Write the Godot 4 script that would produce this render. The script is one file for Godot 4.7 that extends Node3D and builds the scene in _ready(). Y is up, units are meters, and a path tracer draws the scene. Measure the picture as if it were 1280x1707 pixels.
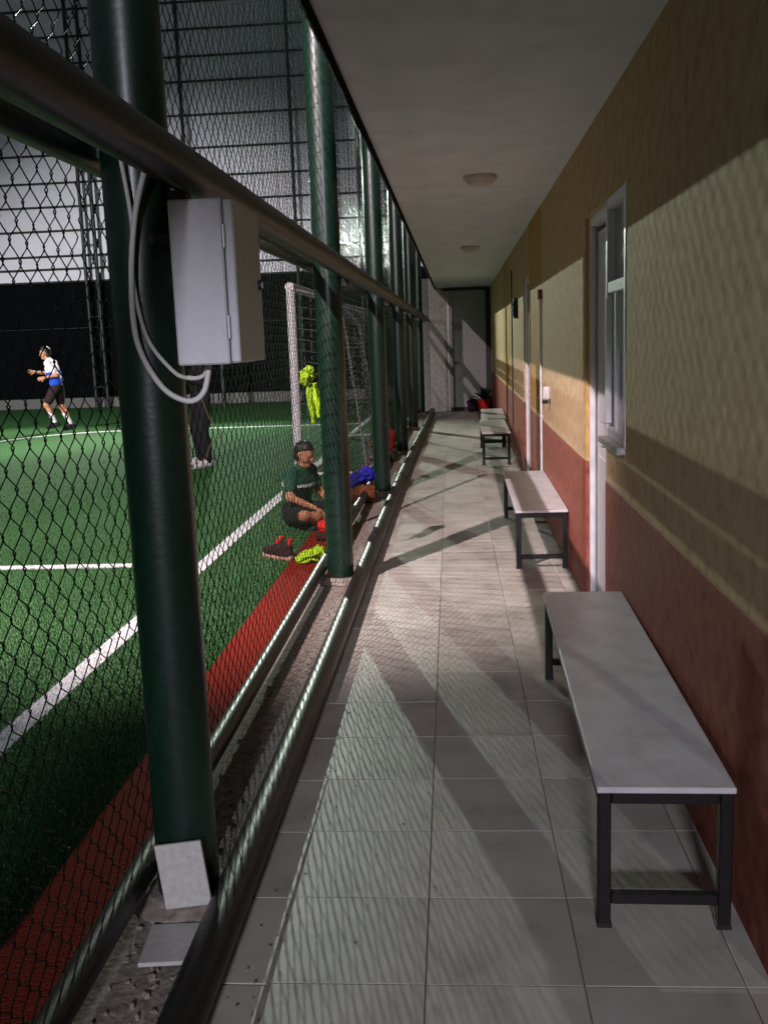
extends Node3D

var rng := RandomNumberGenerator.new()
var names := {}
var M := {}
var base_time := 0

# ------------------------------------------------------------------ helpers
func numbered(called: String, parent: Node = self) -> String:
	var key := str(parent.get_instance_id()) + called
	var n: int = names.get(key, 0)
	names[key] = n + 1
	return called if n == 0 else "%s_%03d" % [called, n]

func tag(o: Node, label := "", category := "", group := "", kind := "") -> Node:
	if label != "": o.set_meta("label", label)
	if category != "": o.set_meta("category", category)
	if group != "": o.set_meta("group", group)
	if kind != "": o.set_meta("kind", kind)
	return o

func base(called: String, at: Vector3, turn := 0.0) -> Node3D:
	var o := Node3D.new()
	o.name = numbered(called)
	add_child(o)
	o.position = at
	o.rotation.y = turn
	return o

func put(called: String, mesh: Mesh, m: Material, parent: Node = self, at := Vector3.ZERO) -> MeshInstance3D:
	var o := MeshInstance3D.new()
	o.name = numbered(called, parent)
	o.mesh = mesh
	o.material_override = m
	o.position = at
	o.cast_shadow = GeometryInstance3D.SHADOW_CASTING_SETTING_ON
	parent.add_child(o, true)
	return o

func st_new() -> SurfaceTool:
	var st := SurfaceTool.new()
	st.begin(Mesh.PRIMITIVE_TRIANGLES)
	return st

func tri(st: SurfaceTool, a: Vector3, b: Vector3, c: Vector3, n: Vector3) -> void:
	# front faces run clockwise seen from where n points
	if (b - a).cross(c - a).dot(n) > 0.0:
		var t := b
		b = c
		c = t
	for p in [a, b, c]:
		st.set_normal(n)
		st.add_vertex(p)

func face(st: SurfaceTool, pts: Array, out_from: Vector3) -> void:
	# a flat convex polygon of a convex body whose middle is out_from
	var n: Vector3 = (pts[1] - pts[0]).cross(pts[2] - pts[0]).normalized()
	if n.dot(pts[0] - out_from) < 0.0: n = -n
	for i in range(1, pts.size() - 1):
		tri(st, pts[0], pts[i], pts[i + 1], n)

func box(st: SurfaceTool, c: Vector3, s: Vector3, bevel := 0.0, b := Basis.IDENTITY) -> void:
	var h := s * 0.5
	var e := minf(bevel, minf(h.x, minf(h.y, h.z)) * 0.9)
	var p := func(sx: float, sy: float, sz: float, ax: int) -> Vector3:
		var v := Vector3(sx * (h.x - (0.0 if ax == 0 else e)), sy * (h.y - (0.0 if ax == 1 else e)), sz * (h.z - (0.0 if ax == 2 else e)))
		return c + b * v
	for s1 in [-1.0, 1.0]:
		face(st, [p.call(s1, -1, -1, 0), p.call(s1, 1, -1, 0), p.call(s1, 1, 1, 0), p.call(s1, -1, 1, 0)], c)
		face(st, [p.call(-1, s1, -1, 1), p.call(1, s1, -1, 1), p.call(1, s1, 1, 1), p.call(-1, s1, 1, 1)], c)
		face(st, [p.call(-1, -1, s1, 2), p.call(1, -1, s1, 2), p.call(1, 1, s1, 2), p.call(-1, 1, s1, 2)], c)
	if e <= 0.0: return
	for s1 in [-1.0, 1.0]:
		for s2 in [-1.0, 1.0]:
			face(st, [p.call(s1, s2, -1, 0), p.call(s1, s2, 1, 0), p.call(s1, s2, 1, 1), p.call(s1, s2, -1, 1)], c)
			face(st, [p.call(s1, -1, s2, 0), p.call(s1, 1, s2, 0), p.call(s1, 1, s2, 2), p.call(s1, -1, s2, 2)], c)
			face(st, [p.call(-1, s1, s2, 1), p.call(1, s1, s2, 1), p.call(1, s1, s2, 2), p.call(-1, s1, s2, 2)], c)
			for s3 in [-1.0, 1.0]:
				face(st, [p.call(s1, s2, s3, 0), p.call(s1, s2, s3, 1), p.call(s1, s2, s3, 2)], c)

func box_mesh(s: Vector3, bevel := 0.0, c := Vector3.ZERO, b := Basis.IDENTITY) -> Mesh:
	var st := st_new()
	box(st, c, s, bevel, b)
	return st.commit()

func ring_frame(d: Vector3) -> Basis:
	var u := Vector3.UP if absf(d.y) < 0.9 else Vector3.RIGHT
	var x := u.cross(d).normalized()
	return Basis(x, d.cross(x).normalized(), d)

func tube(st: SurfaceTool, pts: Array, r: Variant, sides := 10, caps := true) -> void:
	# r is one radius, or one per point
	var prev := []
	var prevn := []
	var fr := ring_frame((pts[1] - pts[0]).normalized())
	for i in pts.size():
		var d: Vector3 = (pts[mini(i + 1, pts.size() - 1)] - pts[maxi(i - 1, 0)]).normalized()
		var x: Vector3 = (fr.x - d * fr.x.dot(d)).normalized()
		fr = Basis(x, d.cross(x), d)
		var rr: float = r[i] if r is Array else r
		var ring := []
		var rn := []
		for k in sides:
			var a := TAU * k / sides
			var n: Vector3 = fr.x * cos(a) + fr.y * sin(a)
			rn.append(n)
			ring.append(pts[i] + n * rr)
		if i > 0:
			for k in sides:
				var q := (k + 1) % sides
				for t in [[prev[k], prevn[k], ring[k], rn[k], ring[q], rn[q]], [prev[k], prevn[k], ring[q], rn[q], prev[q], prevn[q]]]:
					var nn: Vector3 = t[1] + t[3]
					var o := [0, 2, 4]
					if (t[2] - t[0]).cross(t[4] - t[0]).dot(nn) > 0.0: o = [0, 4, 2]
					for j in o:
						st.set_normal(t[j + 1])
						st.add_vertex(t[j])
		if caps and (i == 0 or i == pts.size() - 1):
			var cn: Vector3 = -d if i == 0 else d
			for k in range(1, sides - 1):
				tri(st, ring[0], ring[k], ring[k + 1], cn)
		prev = ring
		prevn = rn

func tube_mesh(pts: Array, r: Variant, sides := 12) -> Mesh:
	var st := st_new()
	tube(st, pts, r, sides)
	return st.commit()

func smooth_path(p: Array, per := 8) -> Array:
	var c := Curve3D.new()
	for i in p.size():
		var t: Vector3 = (p[mini(i + 1, p.size() - 1)] - p[maxi(i - 1, 0)]) / 6.0
		c.add_point(p[i], -t, t)
	var out := []
	for i in p.size() - 1:
		for k in per: out.append(c.sample(i, float(k) / per))
	out.append(p[-1])
	return out

func lathe(profile: Array, sides := 24) -> Mesh:
	# profile of (radius, height) from the bottom up
	var st := st_new()
	for i in profile.size() - 1:
		var a: Vector2 = profile[i]
		var b: Vector2 = profile[i + 1]
		var sl := Vector2(b.y - a.y, a.x - b.x).normalized()
		for k in sides:
			var t0 := TAU * k / sides
			var t1 := TAU * (k + 1) / sides
			var c0 := Vector3(cos(t0), 0, sin(t0))
			var c1 := Vector3(cos(t1), 0, sin(t1))
			var n0 := Vector3(c0.x * sl.x, sl.y, c0.z * sl.x)
			var n1 := Vector3(c1.x * sl.x, sl.y, c1.z * sl.x)
			var q := [[c0 * a.x + Vector3.UP * a.y, n0], [c0 * b.x + Vector3.UP * b.y, n0], [c1 * b.x + Vector3.UP * b.y, n1], [c1 * a.x + Vector3.UP * a.y, n1]]
			for t in [[0, 1, 2], [0, 2, 3]]:
				var o: Array = t
				if (q[t[1]][0] - q[t[0]][0]).cross(q[t[2]][0] - q[t[0]][0]).dot(n0 + n1) > 0.0: o = [t[0], t[2], t[1]]
				for j in o:
					st.set_normal(q[j][1])
					st.add_vertex(q[j][0])
	return st.commit()

# ------------------------------------------------------------------ materials
func ramp(cols: Array) -> Gradient:
	var g := Gradient.new()
	var o := PackedFloat32Array()
	var c := PackedColorArray()
	for i in cols.size():
		o.append(float(i) / (cols.size() - 1))
		c.append(cols[i])
	g.offsets = o
	g.colors = c
	return g

func noise(seed_: int, freq: float, cols: Array, size := 512, oct := 4, kind := FastNoiseLite.TYPE_SIMPLEX_SMOOTH) -> NoiseTexture2D:
	var n := FastNoiseLite.new()
	n.seed = seed_
	n.frequency = freq
	n.noise_type = kind
	n.fractal_octaves = oct
	var t := NoiseTexture2D.new()
	t.width = size
	t.height = size
	t.seamless = true
	t.noise = n
	t.color_ramp = ramp(cols)
	return t

func bump(seed_: int, freq: float, strength: float, size := 512, oct := 4) -> NoiseTexture2D:
	var n := FastNoiseLite.new()
	n.seed = seed_
	n.frequency = freq
	n.fractal_octaves = oct
	var t := NoiseTexture2D.new()
	t.width = size
	t.height = size
	t.seamless = true
	t.noise = n
	t.as_normal_map = true
	t.bump_strength = strength
	return t

func mat(c: Color, rough := 0.6, metal := 0.0) -> StandardMaterial3D:
	var m := StandardMaterial3D.new()
	m.albedo_color = c
	m.roughness = rough
	m.metallic = metal
	return m

func texmat(t: Texture2D, scale: float, rough := 0.6, nrm: Texture2D = null, ns := 1.0, metal := 0.0, tint := Color.WHITE) -> StandardMaterial3D:
	var m := mat(tint, rough, metal)
	m.albedo_texture = t
	m.uv1_triplanar = true
	m.uv1_world_triplanar = true
	m.uv1_scale = Vector3.ONE * scale
	if nrm:
		m.normal_enabled = true
		m.normal_texture = nrm
		m.normal_scale = ns
	return m

func c8(r: int, g: int, b: int) -> Color:
	return Color(r / 255.0, g / 255.0, b / 255.0)

func materials() -> void:
	var grain := bump(11, 0.06, 3.0)
	var fine := bump(12, 0.2, 2.0)
	M.tile = []
	for i in 4:
		var a := i * 4
		M.tile.append(texmat(noise(20 + i, 0.012, [c8(140 + a, 134 + a, 126 + a), c8(160 + a, 154 + a, 145 + a), c8(168 + a, 162 + a, 153 + a), c8(174 + a, 168 + a, 160 + a)], 512, 6), 0.55, 0.46 + 0.03 * i, grain, 0.04))
	M.screed = texmat(noise(31, 0.03, [c8(58, 52, 47), c8(88, 80, 73), c8(116, 107, 98)]), 1.3, 0.9, grain, 0.8)
	M.ledge = texmat(noise(33, 0.03, [c8(96, 86, 78), c8(134, 122, 112), c8(158, 146, 136)]), 1.3, 0.9, grain, 0.5)
	M.grout = texmat(noise(32, 0.05, [c8(112, 104, 96), c8(140, 131, 122)]), 2.0, 0.9, grain, 0.4)
	M.wall = texmat(noise(41, 0.02, [c8(176, 148, 110), c8(198, 170, 132), c8(205, 178, 140), c8(211, 185, 148)], 512, 6), 0.9, 0.78, fine, 0.16)
	M.trim_wall = texmat(noise(42, 0.02, [c8(188, 150, 92), c8(200, 162, 104)]), 0.9, 0.75, fine, 0.35)
	M.dado = texmat(noise(43, 0.02, [c8(116, 62, 52), c8(142, 78, 66), c8(151, 86, 73), c8(160, 94, 80)], 512, 6), 0.9, 0.6, fine, 0.16)
	M.ceiling = texmat(noise(44, 0.01, [c8(214, 220, 228), c8(224, 230, 238), c8(228, 235, 243)]), 0.5, 0.85, fine, 0.15)
	M.end_wall = texmat(noise(34, 0.02, [c8(132, 128, 126), c8(156, 152, 149), c8(166, 162, 160)]), 0.8, 0.8, fine, 0.2)
	M.end_door = texmat(noise(35, 0.03, [c8(136, 135, 136), c8(154, 153, 154), c8(164, 163, 164)]), 0.9, 0.6, fine, 0.1)
	M.kick = texmat(noise(36, 0.03, [c8(84, 84, 82), c8(112, 112, 110)]), 0.9, 0.8)
	M.white = texmat(noise(45, 0.02, [c8(206, 204, 206), c8(220, 218, 220)]), 1.0, 0.42, fine, 0.05)
	M.pvc = mat(c8(222, 220, 224), 0.35)
	M.cabinet = texmat(noise(46, 0.03, [c8(206, 204, 208), c8(216, 214, 216)]), 2.0, 0.45, fine, 0.12)
	M.green = texmat(noise(47, 0.03, [c8(6, 24, 17), c8(9, 34, 24), c8(12, 40, 28), c8(22, 46, 35)]), 1.5, 0.38, grain, 0.1)
	M.green.clearcoat_enabled = true
	M.green.clearcoat = 0.3
	M.green.clearcoat_roughness = 0.25
	M.rail = texmat(noise(48, 0.04, [c8(20, 20, 18), c8(34, 33, 30), c8(44, 40, 36), c8(58, 48, 40)]), 1.8, 0.42, grain, 0.12, 0.3)
	M.rail_green = texmat(noise(49, 0.04, [c8(16, 26, 22), c8(26, 36, 30), c8(38, 44, 38), c8(64, 52, 40)]), 1.8, 0.36, grain, 0.12, 0.3)
	M.wire = mat(c8(34, 52, 43), 0.22, 0.75)
	M.black = mat(c8(22, 20, 22), 0.5)
	M.bench_steel = texmat(noise(50, 0.05, [c8(15, 10, 10), c8(23, 17, 17)]), 2.0, 0.48, grain, 0.1, 0.2)
	M.bench_top = texmat(noise(51, 0.015, [c8(176, 172, 172), c8(194, 190, 191), c8(201, 198, 199), c8(206, 204, 206)], 512, 6), 0.7, 0.34, fine, 0.06)
	M.bench_edge = mat(c8(205, 205, 208), 0.45)
	M.turf = texmat(noise(52, 0.05, [c8(36, 68, 34), c8(52, 94, 50), c8(74, 120, 70)], 512, 5), 0.8, 0.95, grain, 1.0)
	M.red = texmat(noise(53, 0.12, [c8(50, 14, 10), c8(110, 28, 18), c8(140, 36, 22), c8(176, 62, 40)], 512, 6), 2.0, 0.95, grain, 1.2)
	M.line = texmat(noise(54, 0.08, [c8(196, 198, 200), c8(226, 226, 228)]), 2.0, 0.9, grain, 0.8)
	M.soil = texmat(noise(55, 0.03, [c8(40, 36, 30), c8(62, 56, 48)]), 0.7, 0.95)
	M.sheet = []
	for i in 3:
		var b := i * 5
		M.sheet.append(texmat(noise(60 + i, 0.02, [c8(198 + b, 198 + b, 208 + b), c8(210 + b, 210 + b, 220 + b)]), 0.2, 0.6, grain, 0.1))
	M.screen = mat(c8(7, 8, 11), 0.95)
	M.screen.metallic_specular = 0.2
	M.girt = mat(c8(34, 46, 40), 0.5, 0.3)
	M.glass = mat(Color(0.75, 0.85, 0.85, 0.16), 0.04)
	M.glass.transparency = BaseMaterial3D.TRANSPARENCY_ALPHA
	M.curtain = mat(c8(196, 192, 196), 0.9)
	M.alu = mat(c8(196, 194, 198), 0.38, 0.3)
	M.cable = mat(c8(214, 212, 206), 0.5)
	M.net = mat(c8(132, 132, 134), 0.9)
	M.marble = texmat(noise(56, 0.02, [c8(150, 144, 138), c8(196, 190, 184)]), 2.0, 0.4)
	M.glazed = texmat(noise(57, 0.02, [c8(178, 174, 168), c8(204, 200, 194)]), 3.0, 0.35)
	M.opal = mat(c8(206, 196, 192), 0.4)
	for q in [M.wall, M.trim_wall, M.dado, M.ceiling, M.turf, M.red, M.soil, M.screed]: q.metallic_specular = 0.2
	M.skin = mat(c8(176, 122, 92), 0.6)
	M.skin.subsurf_scatter_enabled = true
	M.skin.subsurf_scatter_strength = 0.15
	M.hair = mat(c8(24, 19, 17), 0.6)
	M.eye = mat(c8(20, 16, 14), 0.2)
	M.lip = mat(c8(130, 72, 62), 0.6)
	M.leaf = mat(c8(34, 66, 30), 0.6)
	M.leaf.cull_mode = BaseMaterial3D.CULL_DISABLED
	M.pot = mat(c8(196, 30, 32), 0.5)

func cloth(r: int, g: int, b: int) -> StandardMaterial3D:
	var m := texmat(noise(r * 7 + g * 3 + b, 0.1, [c8(maxi(r - 12, 0), maxi(g - 12, 0), maxi(b - 12, 0)), c8(r, g, b)], 128), 6.0, 0.9)
	m.uv1_world_triplanar = false
	return m

func neon() -> StandardMaterial3D:
	return cloth(164, 204, 34)

# ------------------------------------------------------------------ bodies: tapered capsules joined by a smooth minimum
func sdf_add(acc: Dictionary, bones: Array, cell: float, k := 0.02) -> void:
	# bones: [a, b, ra, rb]
	var lo := Vector3.ONE * 1e9
	var hi := -lo
	for b in bones:
		var r: float = maxf(b[2], b[3])
		lo = lo.min(b[0] - Vector3.ONE * r).min(b[1] - Vector3.ONE * r)
		hi = hi.max(b[0] + Vector3.ONE * r).max(b[1] + Vector3.ONE * r)
	var pad := k + cell * 3.0
	lo -= Vector3.ONE * pad
	hi += Vector3.ONE * pad
	var nx := int((hi.x - lo.x) / cell) + 2
	var ny := int((hi.y - lo.y) / cell) + 2
	var nz := int((hi.z - lo.z) / cell) + 2
	var F := PackedFloat32Array()
	F.resize(nx * ny * nz)
	F.fill(1.0)
	var sy := nx
	var sz := nx * ny
	for b in bones:
		var a: Vector3 = b[0]
		var ab: Vector3 = b[1] - a
		var l2 := maxf(ab.length_squared(), 1e-9)
		var ra: float = b[2]
		var rd: float = b[3] - ra
		var r := maxf(ra, b[3]) + pad
		var p0: Vector3 = (a.min(b[1]) - Vector3.ONE * r - lo) / cell
		var p1: Vector3 = (a.max(b[1]) + Vector3.ONE * r - lo) / cell
		for z in range(maxi(int(p0.z), 0), mini(int(p1.z) + 1, nz)):
			for y in range(maxi(int(p0.y), 0), mini(int(p1.y) + 1, ny)):
				var i := z * sz + y * sy
				for x in range(maxi(int(p0.x), 0), mini(int(p1.x) + 1, nx)):
					var q := lo + Vector3(x, y, z) * cell - a
					var t := clampf(q.dot(ab) / l2, 0.0, 1.0)
					var d := (q - ab * t).length() - ra - rd * t
					var f := F[i + x]
					var h := k - absf(f - d)
					F[i + x] = minf(f, d) - (h * h / (4.0 * k) if h > 0.0 else 0.0)
	var idx := {}
	var V: PackedVector3Array = acc.v
	var N: PackedVector3Array = acc.n
	var I: PackedInt32Array = acc.i
	var lim := cell * 2.0
	for z in range(1, nz - 1):
		for y in range(1, ny - 1):
			var o := z * sz + y * sy
			for x in range(1, nx - 1):
				var i := o + x
				if absf(F[i]) > lim: continue
				var f0 := F[i]
				var s := Vector3.ZERO
				var cnt := 0
				for e in 12:
					var ax := e >> 2
					var u := e & 1
					var w := (e >> 1) & 1
					var ca := i
					var pa := Vector3.ZERO
					var st := 1
					var dir := Vector3.RIGHT
					if ax == 0:
						ca += u * sy + w * sz
						pa = Vector3(0, u, w)
					elif ax == 1:
						ca += u + w * sz
						pa = Vector3(u, 0, w)
						st = sy
						dir = Vector3.UP
					else:
						ca += u + w * sy
						pa = Vector3(u, w, 0)
						st = sz
						dir = Vector3.BACK
					var fa := F[ca]
					var fb := F[ca + st]
					if (fa < 0.0) != (fb < 0.0):
						s += pa + dir * (fa / (fa - fb))
						cnt += 1
				if cnt == 0: continue
				idx[i] = V.size()
				V.append(lo + (Vector3(x, y, z) + s / cnt) * cell)
				var g := Vector3(F[i + 1] - F[i - 1] + F[i + 1 + sy + sz] - F[i - 1 + sy + sz], F[i + sy] - F[i - sy] + F[i + sy + 1 + sz] - F[i - sy + 1 + sz], F[i + sz] - F[i - sz] + F[i + sz + 1 + sy] - F[i - sz + 1 + sy])
				N.append(g.normalized())
	for i in idx:
		var fi := F[i]
		for ax in 3:
			var st: int = [1, sy, sz][ax]
			var fj := F[i + st]
			if (fi < 0.0) == (fj < 0.0): continue
			var b1: int = [sy, sz, 1][ax]
			var c1: int = [sz, 1, sy][ax]
			if not (idx.has(i - b1) and idx.has(i - c1) and idx.has(i - b1 - c1)): continue
			var q0: int = idx[i]
			var q1: int = idx[i - b1]
			var q2: int = idx[i - b1 - c1]
			var q3: int = idx[i - c1]
			var nn: Vector3 = N[q0] + N[q2]
			if (V[q1] - V[q0]).cross(V[q2] - V[q0]).dot(nn) > 0.0:
				I.append_array(PackedInt32Array([q0, q2, q1, q0, q3, q2]))
			else:
				I.append_array(PackedInt32Array([q0, q1, q2, q0, q2, q3]))
	acc.v = V
	acc.n = N
	acc.i = I

func sdf_new() -> Dictionary:
	return {"v": PackedVector3Array(), "n": PackedVector3Array(), "i": PackedInt32Array()}

func sdf_commit(acc: Dictionary) -> ArrayMesh:
	var a := []
	a.resize(Mesh.ARRAY_MAX)
	a[Mesh.ARRAY_VERTEX] = acc.v
	a[Mesh.ARRAY_NORMAL] = acc.n
	a[Mesh.ARRAY_INDEX] = acc.i
	var m := ArrayMesh.new()
	m.add_surface_from_arrays(Mesh.PRIMITIVE_TRIANGLES, a)
	return m

func sdf_mesh(bones: Array, cell: float, k := 0.02) -> ArrayMesh:
	var acc := sdf_new()
	sdf_add(acc, bones, cell, k)
	return sdf_commit(acc)

func hand_bones(wrist: Vector3, dir: Vector3, palm_n: Vector3, s: float, thumb_side: float, curl := 0.5) -> Array:
	# dir runs along the forearm, palm_n out of the palm
	var d := dir.normalized()
	var n := (palm_n - d * palm_n.dot(d)).normalized()
	var w := d.cross(n) * thumb_side
	var out := []
	for j in [-1.0, 0.0, 1.0]:
		out.append([wrist + w * j * 0.014 * s, wrist + d * 0.08 * s + w * j * 0.024 * s, 0.016 * s, 0.014 * s])
	var lens := [0.062, 0.074, 0.07, 0.054]
	for f in 4:
		var root: Vector3 = wrist + d * 0.084 * s + w * (0.03 - 0.02 * f) * s
		var p := root
		var ang := 0.15
		for seg in 3:
			ang += curl * (0.55 if seg else 0.35)
			var q: Vector3 = p + (d * cos(ang) + n * sin(ang)) * lens[f] * s * [0.45, 0.31, 0.24][seg]
			out.append([p, q, (0.0088 - seg * 0.0008) * s, (0.0082 - seg * 0.0008) * s])
			p = q
	var t0 := wrist + d * 0.02 * s + w * 0.024 * s
	var t1 := t0 + (d * 0.7 + w * 0.7 + n * 0.2).normalized() * 0.042 * s
	var t2 := t1 + (d * 0.9 + w * 0.3 + n * 0.4).normalized() * 0.032 * s
	out.append([t0, t1, 0.014 * s, 0.0105 * s])
	out.append([t1, t2, 0.0102 * s, 0.0085 * s])
	return out

func head_bones(c: Vector3, fwd: Vector3, up: Vector3, s: float) -> Array:
	# c is the middle of the skull, s = 1 for an adult head 0.23 m high
	var x := up.cross(fwd).normalized()
	var P := func(px: float, py: float, pz: float) -> Vector3: return c + (x * px + up * py + fwd * pz) * s
	var o := []
	o.append([P.call(0, 0.025, -0.018), P.call(0, 0.03, 0.018), 0.083 * s, 0.076 * s])
	o.append([P.call(0, -0.01, 0.03), P.call(0, -0.075, 0.045), 0.062 * s, 0.042 * s])
	o.append([P.call(-0.03, -0.03, 0.035), P.call(0.03, -0.03, 0.035), 0.046 * s, 0.046 * s])
	o.append([P.call(-0.014, -0.096, 0.062), P.call(0.014, -0.096, 0.062), 0.022 * s, 0.022 * s])
	o.append([P.call(0, 0.005, 0.09), P.call(0, -0.032, 0.112), 0.011 * s, 0.014 * s])
	o.append([P.call(-0.035, 0.022, 0.078), P.call(0.035, 0.022, 0.078), 0.014 * s, 0.014 * s])
	for e in [-1.0, 1.0]:
		o.append([P.call(e * 0.076, 0.012, -0.004), P.call(e * 0.072, -0.022, 0.004), 0.014 * s, 0.01 * s])
	return o

func face_parts(root: Node, c: Vector3, fwd: Vector3, up: Vector3, s: float) -> void:
	var x := up.cross(fwd).normalized()
	var P := func(px: float, py: float, pz: float) -> Vector3: return c + (x * px + up * py + fwd * pz) * s
	for e in [-1.0, 1.0]:
		var m := SphereMesh.new()
		m.radius = 0.009 * s
		m.height = 0.018 * s
		m.radial_segments = 12
		m.rings = 8
		put("eye", m, M.eye, root, P.call(e * 0.032, 0.0, 0.083))
		put("eyebrow", tube_mesh([P.call(e * 0.018, 0.026, 0.0935), P.call(e * 0.034, 0.03, 0.089), P.call(e * 0.048, 0.024, 0.079)], 0.003 * s, 6), M.hair, root)
	put("mouth", tube_mesh([P.call(-0.024, -0.064, 0.083), P.call(0, -0.062, 0.0905), P.call(0.024, -0.064, 0.083)], 0.006 * s, 6), M.lip, root)

func hair_mesh(c: Vector3, fwd: Vector3, up: Vector3, s: float) -> Mesh:
	var x := up.cross(fwd).normalized()
	var P := func(px: float, py: float, pz: float) -> Vector3: return c + (x * px + up * py + fwd * pz) * s
	var o := []
	o.append([P.call(0, 0.05, -0.034), P.call(0, 0.066, 0.008), 0.084 * s, 0.074 * s])
	o.append([P.call(0, -0.03, -0.05), P.call(0, 0.03, -0.036), 0.064 * s, 0.084 * s])
	for i in 26:
		var a := rng.randf() * TAU
		var e := rng.randf_range(0.15, 1.3)
		if sin(a) > 0.1 and e < 0.95: e = rng.randf_range(0.95, 1.4)
		var d := Vector3(cos(a) * cos(e), sin(e), sin(a) * cos(e) - 0.12)
		o.append([P.call(d.x * 0.078, 0.05 + d.y * 0.08, -0.01 + d.z * 0.085), P.call(d.x * 0.088, 0.046 + d.y * 0.088, d.z * 0.095), 0.018 * s, 0.01 * s])
	return sdf_mesh(o, 0.007 * s, 0.012 * s)

func grow(bones: Array, r: float) -> Array:
	var out := []
	for b in bones: out.append([b[0], b[1], b[2] + r, b[3] + r])
	return out

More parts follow.
